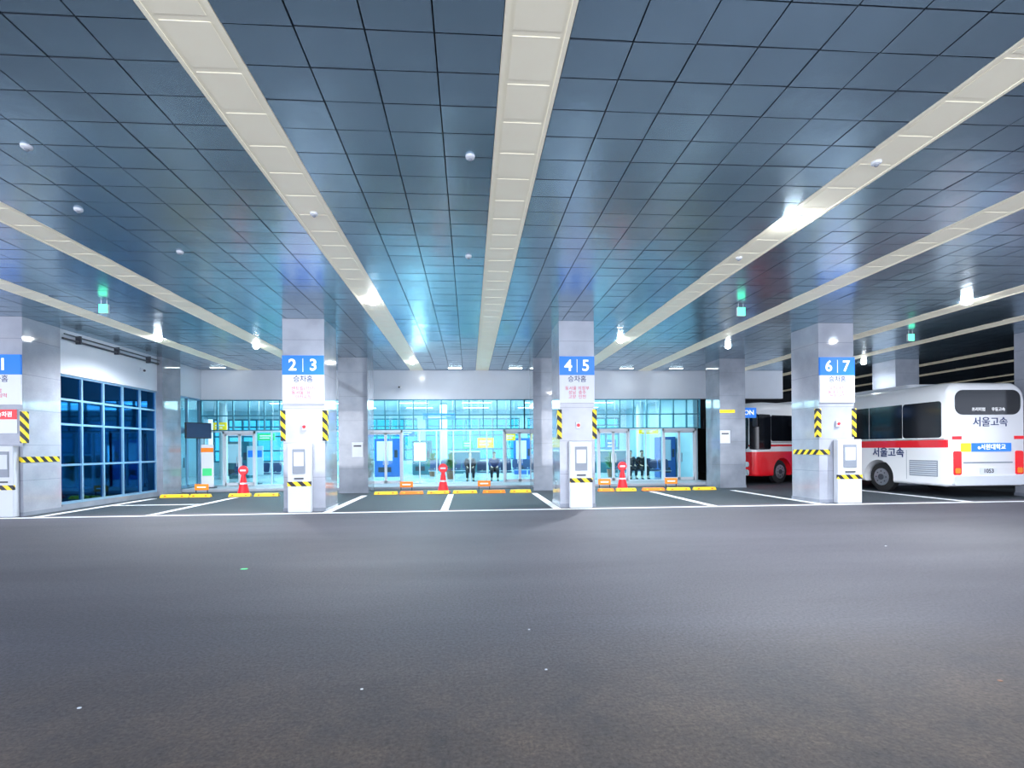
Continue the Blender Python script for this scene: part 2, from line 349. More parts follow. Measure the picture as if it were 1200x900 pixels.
def window(x0, x1, z0, z1, step, transoms, gm='glass', fm='frame', axis='x', at=YB, th=.05):
    wn[0] += 1; r = ST('window_%d' % wn[0]); f = MB(); g = MB(); n = max(1, round((x1-x0)/step))
    def b(m_, a0, a1, d0, d1, c0, c1):
        if axis == 'x': m_.box(a0, a1, at+d0, at+d1, c0, c1)
        else: m_.box(at+d0, at+d1, a0, a1, c0, c1)
    for k in range(n+1):
        x = x0+(x1-x0)*k/n; b(f, x-th/2, x+th/2, -.05, .06, z0, z1)
    for z in [z0+th/2, z1-th/2]+list(transoms): b(f, x0, x1, -.045, .055, z-th/2, z+th/2)
    b(g, x0, x1, 0, .012, z0, z1)
    f.build('window_frame', M[fm], r); g.build('pane', M[gm], r); return r
def door(x0, x1, z1, leaves=2, axis='x', at=YB, gm='glass', fm='white', th=.07):
    dn[0] += 1; r = ST('door_%d' % dn[0]); f = MB()
    def b(m_, a0, a1, d0, d1, c0, c1):
        if axis == 'x': m_.box(a0, a1, at+d0, at+d1, c0, c1)
        else: m_.box(at+d0, at+d1, a0, a1, c0, c1)
    for x in (x0, x1-th): b(f, x, x+th, -.08, .08, .12, z1)
    b(f, x0, x1, -.08, .08, z1-th*1.6, z1); f.build('door_frame', M[fm], r)
    w = (x1-x0-2*th)/leaves
    for k in range(leaves):
        a = x0+th+k*w; q = a+w; l = MB()
        for x in (a+.005, q-.055): b(l, x, x+.05, -.03, .03, .14, z1-th*1.6)
        b(l, a, q, -.03, .03, .14, .26); b(l, a, q, -.03, .03, z1-th*1.6-.08, z1-th*1.6)
        lf = l.build('door_leaf', M[fm], r); g = MB(); b(g, a+.04, q-.04, -.005, .005, .25, z1-.15); g.build('pane', M[gm], lf)
        hx = q-.11 if k % 2 == 0 else a+.09; h = MB(); b(h, hx, hx+.025, -.08, -.03, .95, 1.35); h.build('door_handle', M['steel'], lf)
D = 2.45
for (pa, pb, kind) in ((240, 262, 'w'), (262, 300, 'd'), (300, 337, 'w'), (337, 432, 'w'), (432, 472, 'd'), (472, 590, 'w'), (590, 628, 'd'), (628, 700, 'w'), (700, 737, 'd'), (737, 776, 'w'), (776, 829, 'd')):
    a = max(XL, X_(pa, YB)); b = min(XR-.2, X_(pb, YB))
    if kind == 'w': window(a, b, .12, D, .75, ())
    else: door(a, b, D)
for (a, b) in ((XL, cols[1][0]), (cols[1][0], cols[2][0]), (cols[2][0], XR)):
    window(a, b, D+.01, ZT, .62, (3.1,), fm='dframe', th=.045)
window(13.95, Y2, .16, 3.8, .85, (1.25, 2.4, 3.1), 'bglass', 'bframe', 'y', XL-.1, .06)
window(Y2+1.1, YB-.05, 2.5, 3.8, .85, (), 'glass', 'bframe', 'y', XL-.1, .06)
door(Y2+1.1, YB-.05, 2.5, 2, 'y', XL-.1, fm='bframe')
# hall
struct(MB().box(XL-5, XR, YB, 31, -.05, .12).build('floor_hall', M['hallfloor']))
struct(MB().box(XL-5, XR-.2, YB+.2, 31, 4.1, 4.25).build('ceiling_hall', M['hallceil']))
struct(MB().box(XL-5, XR-.2, 30.9, 31.1, .12, .9).build('wall_hall_back', M['hallwall']))
for k in range(4):
    W_ = (XR-.2-XL+4.8)/4; a = XL-4.9+k*W_; b = a+W_
    window(a+.25, b-.25, .9, 3.6, .9, (1.6, 2.5, 3.1), 'cyan', 'dframe', 'x', 31, .09)
    struct(MB().box(b-.25, b+.25, 30.8, 31.1, .12, 4.1).build('wall_hall_pier', M['hallwall']))
struct(MB().box(XL-5, XR-.2, 30.9, 31.1, 3.6, 4.1).build('wall_hall_lintel', M['hallwall']))
struct(MB().box(XL-5.2, XL-5, YB, 31, 0, 4.2).build('wall_hall_left', M['hallwall']))
for k, (px, lab) in enumerate(((262, 'leftmost'), (520, 'middle left'), (640, 'middle right'), (750, 'rightmost'))):
    x = X_(px, 25.9)
    tag(MB().lathe((x, 25.9, .12), [(.24, 0), (.24, .15), (.2, .16), (.2, 3.98)], 24).build('interior_column', M['white'], smooth=True), 'round white pillar inside the glazed hall, %s one' % lab, 'pillar', 'hall pillars')
for yy, row in ((22.6, 'nearest the glass'), (25.4, 'in the middle of the hall'), (28.4, 'at the back of the hall')):
    for x in (-9.5, -6.2, -2.9, .4, 3.7, 7.0):
        t = thing('hall_light', 'long white tube light under the hall ceiling '+row, 'ceiling light', (x, yy, 4.1), 0, 'hall tube lights '+row)
        MB().box(-.8, .8, -.12, .12, -.05, .01).build('housing', M['white'], t); MB().box(-.75, .75, -.09, .09, -.06, -.045).build('tube', M['lampsoft'], t)
def area(x, y, z, sx, sy, e, col=(1, 1, 1), rot=(0, 0, 0)):
    l = bpy.data.lights.new('lamp', 'AREA'); l.shape = 'RECTANGLE'; l.size = sx; l.size_y = sy; l.energy = e; l.color = col
    o = bpy.data.objects.new('lamp', l); C.objects.link(o); o.location = (x, y, z); o.rotation_euler = rot; return o
for x in (-8, -1, 6): area(x, 25.5, 4.0, 5, 6, 680, (.88, .98, 1))
for (px, py, w, h, m_, lab) in ((569, 519, .8, .5, 'ysign', 'yellow information board hanging in the hall left of pillar 4 5'), (548, 521, .5, .4, 'gsign', 'small green board hanging in the hall beside the yellow one'),
                               (475, 508, .9, .3, 'bsign', 'blue board hanging in the hall right of the glass doors'), (716, 521, .5, .5, 'bsign', 'blue notice board in the hall right of pillar 4 5'), (312, 512, .8, .35, 'gsign', 'green board hanging in the left part of the hall'),
                               (515, 488, 1.6, .3, 'bsign', 'wide dark blue board high in the middle of the hall'), (598, 512, .5, .35, 'ysign', 'small yellow board in the hall by the door left of pillar 4 5'), (760, 505, 1.0, .3, 'ysign', 'wide yellow board hanging in the right part of the hall'), (258, 500, .6, .4, 'ysign', 'yellow board hanging in the hall at the left corner')):
    x, z = on_y(px, py, 23.5)
    t = thing('hanging_sign', lab, 'sign', (x, 23.5, z)); MB().box(-w/2, w/2, -.04, .04, -h/2, h/2).build('panel', M[m_], t, bevel=.01)
    MB().box(-w*.35, w*.35, -.046, -.04, h*.08, h*.22).box(-w*.35, w*.2, -.046, -.04, -h*.22, -h*.1).build('print', M['inkw'], t)
    for sx in (-.4, .4): MB().tube((sx*w, 0, h/2-.01), (sx*w, 0, 4.105-z), .012).build('hanger', M['steel'], t)
for (px, Y, w, h, m_, lab) in ((455, 27, 1.4, 2.1, 'kiosk', 'blue vending machine deep in the hall behind the left glass doors'), (495, 28.5, 1.1, 2.0, 'kdark', 'dark teal vending machine deep in the hall, middle'), (545, 29.5, 1.8, 1.3, 'kdark', 'low dark counter at the back of the hall'), (612, 28, 1.0, 2.1, 'kiosk', 'blue vending machine behind the glass door left of pillar 4 5'),
                             (715, 28.5, 2.2, 1.3, 'kdark', 'low dark counter at the back of the hall right of pillar 4 5'), (795, 23.2, .8, 2.0, 'kiosk', 'blue vending machine behind the rightmost glass doors'), (280, 27, 1.4, 2.0, 'kdark', 'dark teal vending machine behind the leftmost glass doors')):
    t = thing('vending_machine' if h > 1.5 else 'counter', lab, 'vending machine' if h > 1.5 else 'counter', (min(X_(px, Y), 9.7), Y, .12))
    MB().box(-w/2, w/2, -.35, .35, 0, h).build('body', M[m_], t, bevel=.03)
    if h > 1.5:
        MB().box(-w*.4, w*.2, -.36, -.345, h*.42, h*.93).build('display_window', M['lampsoft' if px == 495 else 'wallw'], t); MB().box(-w*.35, w*.15, -.37, -.345, h*.12, h*.25).build('tray', M['ink'], t)
        MB().box(w*.28, w*.4, -.365, -.345, h*.5, h*.7).build('keypad', M['ink'], t)
    else: MB().box(-w/2-.04, w/2+.04, -.4, .4, h, h+.05).build('worktop', M['white'], t)
def plant(x, y, lab):
    t = thing('potted_plant', lab, 'plant', (x, y, .12)); MB().lathe((0, 0, 0), [(.16, 0), (.22, .35), (.24, .4), (.2, .4), (.19, .34)], 20).build('pot', M['pot'], t)
    MB().tube((0, 0, .3), (0, 0, .8), .03).build('stem', M['pot'], t); m_ = MB(); rnd = random.Random(3)
    for k in range(60):
        a = rnd.random()*2*PI; el = rnd.uniform(.1, 1.3); L = rnd.uniform(.35, .6); d = Vector((math.cos(a)*math.cos(el), math.sin(a)*math.cos(el), math.sin(el))); s_ = Vector((-math.sin(a), math.cos(a), 0))*.06
        p = Vector((0, 0, rnd.uniform(.45, 1.0))); m_.add([p, p+d*L*.5+s_, p+d*L-Vector((0, 0, .08)), p+d*L*.5-s_], [(0, 1, 2, 3)])
    m_.build('foliage', M['leaf'], t)
plant(X_(528, 24.0), 24.0, 'leafy green potted plant in the hall behind the middle red bollard'); plant(X_(507, 26.5), 26.5, 'leafy green potted plant deeper in the hall beside the dark machine'); plant(X_(716, 24.0), 24.0, 'leafy green potted plant in the hall under the blue notice board')
# ------------------------------------------------------------ benches and people in the hall
def bench():
    t = thing('waiting_bench', 'x', 'bench')
    MB().box(-1.15, 1.15, -.03, .03, .34, .39).build('beam', M['steel'], t)
    for k in range(4):
        x = -.84+.56*k
        MB().plate((x, 0, .39), (1, 0, 0), (0, 1, 0), .5, .46, .08, .04).build('seat', M['seatblue'], t)
        MB().plate((x, .24, .68), (1, 0, 0), (0, .2, .98), .5, .46, .08, .035).build('backrest', M['seatblue'], t)
        MB().box(x-.02, x+.02, .1, .24, .38, .5).build('bracket', M['steel'], t)
    for sx in (-.8, .8):
        MB().box(sx-.025, sx+.025, -.025, .025, .02, .34).box(sx-.03, sx+.03, -.25, .25, 0, .03).build('leg', M['steel'], t)
    return t
b0 = bench(); spots = []
for i, (px, Y, lab) in enumerate(((572, 22.3, 'behind the glass left of pillar 4 5, front row'), (528, 25.0, 'further back in the middle of the hall'), (759, 22.3, 'behind the glass between pillars 4 5 and 6 7'), (742, 24.6, 'further back at the right of the hall'), (300, 23.4, 'behind the left glass doors'), (600, 25.0, 'deeper in the hall behind the left seated pair'))):
    o = b0 if i == 0 else copy_tree(b0)
    o.location = (X_(px, Y), Y, .12); o['label'] = 'row of dark blue hall seats '+lab; o['group'] = 'hall seat rows'
    spots.append(o.location.copy())
def skin_mesh(name, verts, edges, rad, m, parent, sub=2):
    me = bpy.data.meshes.new(name); me.from_pydata(verts, edges, []); o = bpy.data.objects.new(name, me); C.objects.link(o)
    md = o.modifiers.new('s', 'SKIN'); md.use_smooth_shade = True; md.branch_smoothing = .5
    for i, r in enumerate(rad):
        d = me.skin_vertices[0].data[i]; d.radius = (r, r) if not isinstance(r, tuple) else r
        d.use_root = i == 0
    sb = o.modifiers.new('u', 'SUBSURF'); sb.levels = sub; sb.render_levels = sub
    dg = bpy.context.evaluated_depsgraph_get(); m2 = bpy.data.meshes.new_from_object(o.evaluated_get(dg)); bpy.data.objects.remove(o)
    m2.name = name; m2.materials.clear(); m2.materials.append(m)
    q = bpy.data.objects.new(name, m2); C.objects.link(q); q.parent = parent; return q
def person(x, y, z, rz, label, jk, lean=0):
    t = thing('person', label, 'person', (x, y, z), rz)
    V = [(0, .05, .50), (0, .08, .72), (0, .07, .95), (0, .05, 1.08), (0, .03, 1.15), (0, .0, 1.22), (0, .01, 1.31)]
    E = [(0, 1), (1, 2), (2, 3), (3, 4), (4, 5), (5, 6)]; r = [.13, .12, .13, .055, .06, .09, .075]
    def add(p, rr, par): V.append(p); r.append(rr); E.append((par, len(V)-1)); return len(V)-1
    for s in (-1, 1):
        a = add((s*.17, .07, 1.0), .065, 2); a = add((s*.23, .02, .78), .045, a); a = add((s*.13, -.24, .64), .03, a); w = add((s*.11, -.31, .63), .032, a)
        for k, (dx, L) in enumerate(((-.03, .07), (-.01, .085), (.012, .08), (.032, .06))):
            f = add((s*.11+dx, -.31-.04-L*.5, .635), .009, w); add((s*.11+dx, -.31-.04-L, .615), .008, f)
        add((s*.11-s*.045, -.34, .64), .01, w)
        h = add((s*.1, .03, .50), .09, 0); kn = add((s*.14, -.40, .50), .065, h); an = add((s*.14, -.36, .1), .04, kn); add((s*.15, -.52, .04), .035, an)
    skin_mesh('body', V, E, r, M['skin'], t)
    JV = [(0, .06, .55), (0, .08, .75), (0, .07, .98), (-.18, .07, 1.01), (-.235, .02, .78), (-.15, -.19, .655), (.18, .07, 1.01), (.235, .02, .78), (.15, -.19, .655)]
    skin_mesh('jacket', JV, [(0, 1), (1, 2), (2, 3), (3, 4), (4, 5), (2, 6), (6, 7), (7, 8)], [.165, .16, .15, .085, .065, .048, .085, .065, .048], M[jk], t)
    TV = [(0, .06, .52), (-.1, .02, .51), (-.14, -.40, .51), (-.14, -.36, .14), (.1, .02, .51), (.14, -.40, .51), (.14, -.36, .14)]
    skin_mesh('trousers', TV, [(0, 1), (1, 2), (2, 3), (0, 4), (4, 5), (5, 6)], [.14, .11, .085, .06, .11, .085, .06], M['tr'], t)
    for s in (-1, 1): skin_mesh('shoe', [(s*.14, -.34, .05), (s*.15, -.46, .045), (s*.15, -.56, .035)], [(0, 1), (1, 2)], [.05, .048, .04], M['ink'], t, 1)
    skin_mesh('hair', [(0, .06, 1.2), (0, .05, 1.29), (0, .025, 1.355)], [(0, 1), (1, 2)], [.07, .1, .085], M['hair'], t)
    for s in (-1, 1): MB().lathe((s*.03, -.088, 1.245), [(.004, -.006), (.011, 0), (.004, .006)], 8, 'y').build('eye', M['ink'], t)
    MB().plate((0, -.088, 1.19), (1, 0, 0), (0, 0, 1), .045, .012, .005, .008).build('mouth', M['redp'], t)
    MB().lathe((0, -.1, 1.215), [(.006, -.008), (.013, 0), (.008, .012)], 8, 'y').build('nose', M['skin'], t)
    return t
for (bi, off, lab, jk) in ((0, -.84, 'seated person in black jacket in the hall, left of the seated pair', 'jk1'), (0, .28, 'seated person in blue jacket in the hall, nearer pillar 4 5', 'jk2'), (2, -.84, 'seated person in grey jacket in the hall right of the red bollard', 'jk3'), (2, -.28, 'seated person in black jacket in the hall right of the grey jacketed one', 'jk1')):
    p = spots[bi]; person(p.x+off, p.y, p.z, 0, lab, jk)
# ------------------------------------------------------------ wheel stops, boards, bollards
YW = 17.35
blocks = [(188, 221, 'y'), (223, 247, 'y'), (268, 294, 'y'), (298, 327, 'y'), (438, 466, 'y'), (468, 496, 'o'), (500, 526, 'y'), (530, 559, 'y'), (565, 592, 'o'), (597, 622, 'y'), (700, 719, 'o'), (721, 745, 'y'), (752, 778, 'o'), (781, 808, 'y'), (812, 838, 'y')]
for i, (a, b, c) in enumerate(blocks):
    x0, x1 = X_(a, YW), X_(b, YW); w = (x1-x0)/2
    if i < 4: where = 'left of pillar 2 3'; k = i
    elif i < 10: where = 'left of pillar 4 5'; k = i-4
    else: where = 'right of pillar 4 5'; k = i-10
    t = thing('wheel_stop', '%s low wheel stop block, %s of the row %s' % ('yellow' if c == 'y' else 'orange', ['first', 'second', 'third', 'fourth', 'fifth', 'sixth'][k], where), 'wheel stop', ((x0+x1)/2, YW, 0), 0, 'wheel stops along the kerb')
    m_ = MB(); m_.add([(-w, -.1, 0), (w, -.1, 0), (w, .1, 0), (-w, .1, 0), (-w+.03, -.06, .11), (w-.03, -.06, .11), (w-.03, .06, .11), (-w+.03, .06, .11)], [(0, 3, 2, 1), (4, 5, 6, 7), (0, 1, 5, 4), (1, 2, 6, 5), (2, 3, 7, 6), (3, 0, 4, 7)])
    m_.build('block', M['yellow' if c == 'y' else 'orange'], t, bevel=.012)
    for s in (-1, 1): MB().box(s*w*.6-.03, s*w*.6+.03, -.095, -.07, .04, .07).build('reflector', M['redp'] if c == 'y' else M['yellow'], t)
for i, (px, lab) in enumerate(((236, 'in the leftmost bay near the poster stand'), (476, 'left of the middle red bollard'), (567, 'right of the middle red bollard'), (708, 'just right of pillar 4 5'), (786, 'nearest the red nosed bus'))):
    x = X_(px, 17.9)
    t = thing('notice_board', 'small orange notice board on low legs '+lab, 'notice board', (x, 17.9, 0), 0, 'orange boards by the kerb')
    MB().box(-.24, .24, -.02, .02, .2, .42).build('panel', M['orange'], t, bevel=.01)
    MB().box(-.15, .15, -.024, -.018, .29, .33).build('print', M['inkw'], t)
    for s in (-1, 1): MB().box(s*.2-.015, s*.2+.015, -.015, .015, 0, .21).box(s*.2-.02, s*.2+.02, -.14, .14, 0, .02).build('leg', M['dark'], t)
for i, (px, lab) in enumerate(((285, 'in the bay left of pillar 2 3'), (519, 'between pillars 2 3 and 4 5'), (729, 'between pillars 4 5 and 6 7'))):
    t = thing('bollard', 'red plastic cone bollard with round head standing '+lab, 'bollard', (X_(px, 17.85), 17.85, 0), 0, 'red bollards')
    MB().lathe((0, 0, 0), [(.26, 0), (.26, .05), (.2, .08), (.15, .3), (.09, .62), (.07, .7), (.07, .76)], 24).build('cone', M['redp'], t, smooth=True)
    MB().lathe((0, 0, 0), [(.128, .4), (.132, .4), (.108, .52), (.104, .52)], 24).build('reflective_band', M['white'], t)
    hd = MB().lathe((0, -.035, .9), [(.14, 0), (.17, .01), (.17, .06), (.14, .07)], 28, 'y').build('head', M['redp'], t)
    MB().box(-.1, .1, -.04, -.03, .87, .93).build('bar', M['white'], hd)
t = thing('monitor', 'black flat monitor on bracket high beside the left rear pillar', 'monitor', (XL+.02, 19.75, 2.45), R(55))
MB().box(0, 1.0, -.04, .04, -.32, .32).build('casing', M['ink'], t, bevel=.01)
MB().box(.04, .96, -.046, -.038, -.28, .28).build('screen', M['screen'], t)
MB().box(.1, .35, .02, .12, -.05, .05).build('bracket', M['steel'], t)
t = thing('poster_stand', 'tall white poster stand with red and green print by the left corner', 'poster stand', (X_(243, 19.9), 19.9, .12))
MB().box(-.24, .24, -.02, .02, .05, 1.75).build('panel', M['signw'], t, bevel=.01); MB().box(-.24, .24, -.026, -.018, 1.45, 1.62).build('red_print', M['orange'], t); MB().box(-.18, .18, -.026, -.018, .5, .8).build('green_print', M['gsign'], t)
MB().box(-.28, .28, -.18, .18, 0, .05).build('foot', M['dark'], t)
t = thing('poster_stand', 'white poster stand inside the left glass doors', 'poster stand', (X_(299, 22), 22, .12))
MB().box(-.35, .35, -.02, .02, .4, 1.7).build('panel', M['signw'], t, bevel=.01); MB().box(-.3, .3, -.026, -.018, 1.2, 1.5).build('print', M['bsign'], t); MB().box(-.02, .02, -.02, .02, .04, .4).box(-.25, .25, -.15, .15, 0, .04).build('foot', M['dark'], t)
m_ = MB(); m_.tube((XL+.08, 13.97, 4.78), (XL+.08, 18.05, 4.78), .03); m_.tube((XL+.12, 13.97, 4.9), (XL+.12, 18.05, 4.9), .02)
for yy in (14.5, 16, 17.5): m_.box(XL+.001, XL+.15, yy, yy+.04, 4.72, 4.95)
tag(m_.build('conduit', M['dark']), 'dark conduit pipes running along the top of the left wall', 'pipe')
def cctv(x, y, z, lab, rz=0):
    t = thing('security_camera', lab, 'security camera', (x, y, z), rz, 'security cameras')
    MB().tube((0, 0, 0), (0, -.2, -.06), .018).build('bracket', M['white'], t); h = MB().tube((0, -.15, -.1), (0, -.42, -.14), .055, 14).build('housing', M['white'], t); MB().tube((0, -.415, -.14), (0, -.43, -.142), .04, 14).build('lens', M['ink'], h)
cctv(XL+.0, 17.2, 4.5, 'white security camera on the left wall above the blue glass', R(50))
cctv(X_(470, 20.95), 20.95, 4.4, 'white security camera on the fascia between pillars 2 3 and 4 5')
# ------------------------------------------------------------ ceiling fittings
def spot(x, y, e, size=2.7, col=(.9, .95, 1)):
    l = bpy.data.lights.new('lamp', 'SPOT'); l.energy = e; l.spot_size = size; l.spot_blend = .8; l.shadow_soft_size = .08; l.color = col
    o = bpy.data.objects.new('lamp', l); C.objects.link(o); o.location = (x, y, H-.14); return o
for i, (px, py, r, e, lab) in enumerate(((930, 258, .13, 2300, 'brightest round downlight, in front of pillar 6 7'), (185, 396, .11, 1500, 'round downlight near pillar 1'), (1133, 352, .11, 1700, 'round downlight above the white bus'),
        (727, 398, .1, 1500, 'round downlight right of pillar 4 5'), (437, 352, .1, 1500, 'round downlight on the cream strip right of pillar 2 3'), (483, 424, .1, 500, 'round downlight near the glass front left of pillar 4 5'),
        (300, 405, .09, 700, 'round downlight left of pillar 2 3'), (853, 405, .09, 700, 'round downlight left of pillar 6 7'), (1012, 424, .09, 300, 'round downlight behind pillar 6 7'))):
    x, y = on_z(px, py, H)
    t = thing('downlight', lab+', glowing white', 'ceiling light', (x, y, H), 0, 'ceiling downlights')
    MB().lathe((0, 0, -.02), [(r*.95, 0), (r+.02, .006), (r+.03, .025)], 28).build('rim', M['white'], t, smooth=True)
    MB().lathe((0, 0, -.10), [(r*.4, 0), (r*.75, .015), (r*.92, .05), (r*.93, .085)], 28).build('bulb', M['lamp'], t, smooth=True)
    spot(x, y, e)
for i, (px, py, lab) in enumerate(((256, 433, 'by the glass front near the left corner'), (534, 433, 'near the glass front, midway left of pillar 4 5'), (605, 432, 'just left of pillar 4 5'), (793, 438, 'near the glass front left of pillar 6 7'), (735, 434, 'just right of pillar 4 5'))):
    x, y = on_z(px, py, H); y = min(y, 20.2); x = X_(px, y)
    t = thing('tube_light', 'flat white ceiling fitting '+lab, 'ceiling light', (x, y, H), 0, 'flat fittings by the glass front')
    MB().box(-.3, .3, -.08, .08, -.035, .02).build('housing', M['white'], t); MB().box(-.27, .27, -.065, .065, -.042, -.034).build('diffuser', M['lampsoft'], t)
for i, (px, py, lab) in enumerate(((551, 183, 'left of the centre cream strip'), (31, 171, 'at the upper left corner'), (92, 245, 'left of the outer left cream strip, second from the corner'), (211, 295, 'between the left cream strips'), (1027, 190, 'below the right cream strip'), (866, 302, 'left of the brightest lamp'), (549, 300, 'left of the centre strip, further back'), (368, 250, 'on the left cream strip'))):
    x, y = on_z(px, py, H)
    t = thing('smoke_detector', 'white round ceiling detector '+lab, 'detector', (x, y, H), 0, 'ceiling detectors')
    MB().lathe((0, 0, -.035), [(.035, 0), (.052, .012), (.057, .045)], 24).build('base', M['white'], t, smooth=True); MB().lathe((0, 0, -.055), [(.015, 0), (.025, .01), (.025, .025)], 18).build('sensor', M['grey'], t, smooth=True)
for i, (px, py, lab) in enumerate(((122, 352, 'near pillar 1'), (868, 356, 'left of pillar 6 7'), (1067, 388, 'above the white bus'))):
    x, y = on_z(px, py, H)
    t = thing('exit_sign', 'small glowing green exit sign hanging from the ceiling '+lab, 'exit sign', (x, y, H), 0, 'hanging exit signs')
    for s in (-.06, .06): MB().tube((s, 0, .02), (s, 0, -.1), .008).build('hanger', M['steel'], t)
    MB().box(-.1, .1, -.03, .03, -.3, -.09).build('casing', M['white'], t, bevel=.01); MB().box(-.092, .092, -.036, -.029, -.292, -.098).build('face', M['green'], t)
# ------------------------------------------------------------ buses
def ring(x, w, zb, zt, rt=.4, rb=.1, n=8):
    pts = []
    for (cy, cz, r, a0) in ((w-rt, zt-rt, rt, 0), (-w+rt, zt-rt, rt, 90), (-w+rb, zb+rb, rb, 180), (w-rb, zb+rb, rb, 270)):
        for k in range(n): a = R(a0+90*k/(n-1)); pts.append((x, cy+r*math.cos(a), cz+r*math.sin(a)))
    return pts
def bus(name, label, loc, rz, L, paint, axles, style):
    t = thing(name, label, 'bus', loc, rz, 'parked coaches')
    HT = 3.52
    secs = [(0, 1.16, .42, HT-.2), (.04, 1.2, .36, HT-.11), (.14, 1.25, .33, HT-.04), (.4, 1.25, .33, HT), (L-.9, 1.25, .33, HT), (L-.4, 1.24, .33, HT-.04), (L-.15, 1.18, .34, HT-.15), (L-.04, 1.08, .36, HT-.3), (L, .98, .42, HT-.45)]
    mb = MB(); rings = [ring(*s) for s in secs]; n = len(rings[0]); vs = [p for r_ in rings for p in r_]; fs = []
    for i in range(len(rings)-1):
        for k in range(n): fs.append((i*n+k, i*n+(k+1) % n, (i+1)*n+(k+1) % n, (i+1)*n+k))
    fs.append(tuple(range(n))[::-1]); fs.append(tuple(range((len(rings)-1)*n, len(rings)*n)))
    mb.add(vs, fs); body = mb.build('body', paint, t)
    bm = bmesh.new(); bm.from_mesh(body.data); bmesh.ops.recalc_face_normals(bm, faces=bm.faces); bm.to_mesh(body.data); bm.free()
    cut = MB()
    for ax in axles:
        for s in (-1, 1): cut.lathe((ax, s*1.15-.25, .5), [(.6, 0), (.6, .5)], 36, 'y')
    co = cut.build('cut', M['ink']); bmc = bmesh.new(); bmc.from_mesh(co.data); bmesh.ops.recalc_face_normals(bmc, faces=bmc.faces); bmc.to_mesh(co.data); bmc.free()
    md = body.modifiers.new('b', 'BOOLEAN'); md.operation = 'DIFFERENCE'; md.object = co; md.solver = 'EXACT'
    body.parent = None
    dg = bpy.context.evaluated_depsgraph_get(); m2 = bpy.data.meshes.new_from_object(body.evaluated_get(dg)); m2.name = 'body'
    body.modifiers.clear(); body.data = m2; body.parent = t; bpy.data.objects.remove(co)
    for p in m2.polygons: p.use_smooth = True
    m2.set_sharp_from_angle(angle=R(32))
    for ax in axles:
        for s in (-1, 1):
            y0 = s*1.0-.13
            wh = MB().lathe((ax, y0, .5), [(.38, 0), (.5, .04), (.5, .22), (.38, .26)], 36, 'y').build('wheel', M['tire'], t, smooth=True)
            yo = s*1.0+s*.125
            MB().lathe((ax, yo-.02, .5), [(.3, 0), (.3, .04)], 28, 'y').build('rim', M['rim'], wh)
            hb = MB(); hb.lathe((ax, yo+s*.02-.03, .5), [(.1, 0), (.1, .06)], 18, 'y')
            for k in range(8): hb.lathe((ax+.2*math.cos(k*PI/4), yo+s*.015-.01, .5+.2*math.sin(k*PI/4)), [(.022, 0), (.022, .03)], 8, 'y')
            hb.build('hub', M['dark'], wh)
    zl, zh = (1.82, 2.95)
    for s in (-1, 1):
        x0, x1 = .22, L-1.0; n = max(2, round((x1-x0)/1.5))
        for k in range(n):
            a = x0+(x1-x0)*k/n; b = x0+(x1-x0)*(k+1)/n
            MB().plate(((a+b)/2, s*1.245, (zl+zh)/2), (s*-1, 0, 0), (0, 0, 1), b-a-.004, zh-zl, .1 if k in (0, n-1) else .02, .014).build('side_window', M['darkglass'], t)
        MB().box(.15, L-.5, min(s*1.24, s*1.256), max(s*1.24, s*1.256), zl-.05, zl-.03).build('window_trim', M['dark'], t)
    U, W = (0, -1, 0), (0, 0, 1)
    MB().plate((0.015, 0, 2.88), U, W, 2.14, .76, .26, .03).build('rear_window', M['darkglass'], t)
    for s in (-1, 1):
        tl = MB().plate((.0, s*1.0, 1.05), U, W, .24, .72, .05, .03).build('tail_lamp', M['tail'], t)
        MB().plate((-.03, s*1.0, .82), U, W, .17, .16, .03, .008).build('indicator', M['orange'], tl)
    MB().plate((.02, 0, .52), U, W, 2.3, .28, .06, .07).build('rear_bumper', M['white'], t)
    MB().plate((.0, 0, .80), U, W, .56, .2, .02, .015).build('number_plate', M['signw'], t)
    if style == 0:
        MB().plate((0, -.1, 1.52), U, W, 1.3, .26, .03, .02).build('banner', M['bsign'], t)
        MB().plate((0, .72, 1.52), U, W, .32, .26, .03, .02).build('banner_end', M['ysign'], t)
        MB().plate((0, 0, 1.06), U, W, 1.6, .04, .01, .01).build('hatch_seam', M['grey'], t)
    gr = MB(); gr.box(.35, 1.3, 1.245, 1.258, .62, 1.12); gr = gr.build('engine_grille', M['grey'], t)
    sl = MB()
    for k in range(7): sl.box(.38, 1.27, 1.255, 1.27, .66+k*.065, .69+k*.065)
    sl.build('grille_slats', M['wallw'], gr)
    for x in (1.4, L*.5, L*.5+.9): MB().box(x, x+.012, 1.249, 1.254, .5, 1.45).build('hatch_seam', M['grey'], t)
    MB().plate((L*.45, 0, HT-.02), (1, 0, 0), (0, 1, 0), L*.4, 1.7, .2, .14).build('roof_unit', M['white'], t)
    F, W2 = (0, 1, 0), (0, 0, 1)
    MB().plate((L-.005, 0, 2.2), F, W2, 1.9, 1.45, .2, .02).build('windscreen', M['darkglass'], t)
    for s in (-1, 1):
        MB().plate((L-.03, s*.75, .85), F, W2, .4, .22, .08, .06).build('headlamp', M['headl'], t)
        ma = MB().tube((L-.25, s*1.15, 3.0), (L+.12, s*1.3, 2.9), .025).build('mirror_arm', M['ink'], t)
        MB().cbox((L+.12, s*1.34, 2.65), (.1, .2, .42)).build('mirror', M['ink'], ma, bevel=.03)
        MB().plate((L-.6, s*1.243, 2.22), (s*-1, 0, 0), (0, 0, 1), .8, 1.5, .1, .014).build('cab_window', M['darkglass'], t)
        MB().plate((L-.1, s*1.13, 2.22), (-s*.5, .866, 0), (0, 0, 1), .36, 1.5, .06, .03).build('corner_window', M['darkglass'], t)
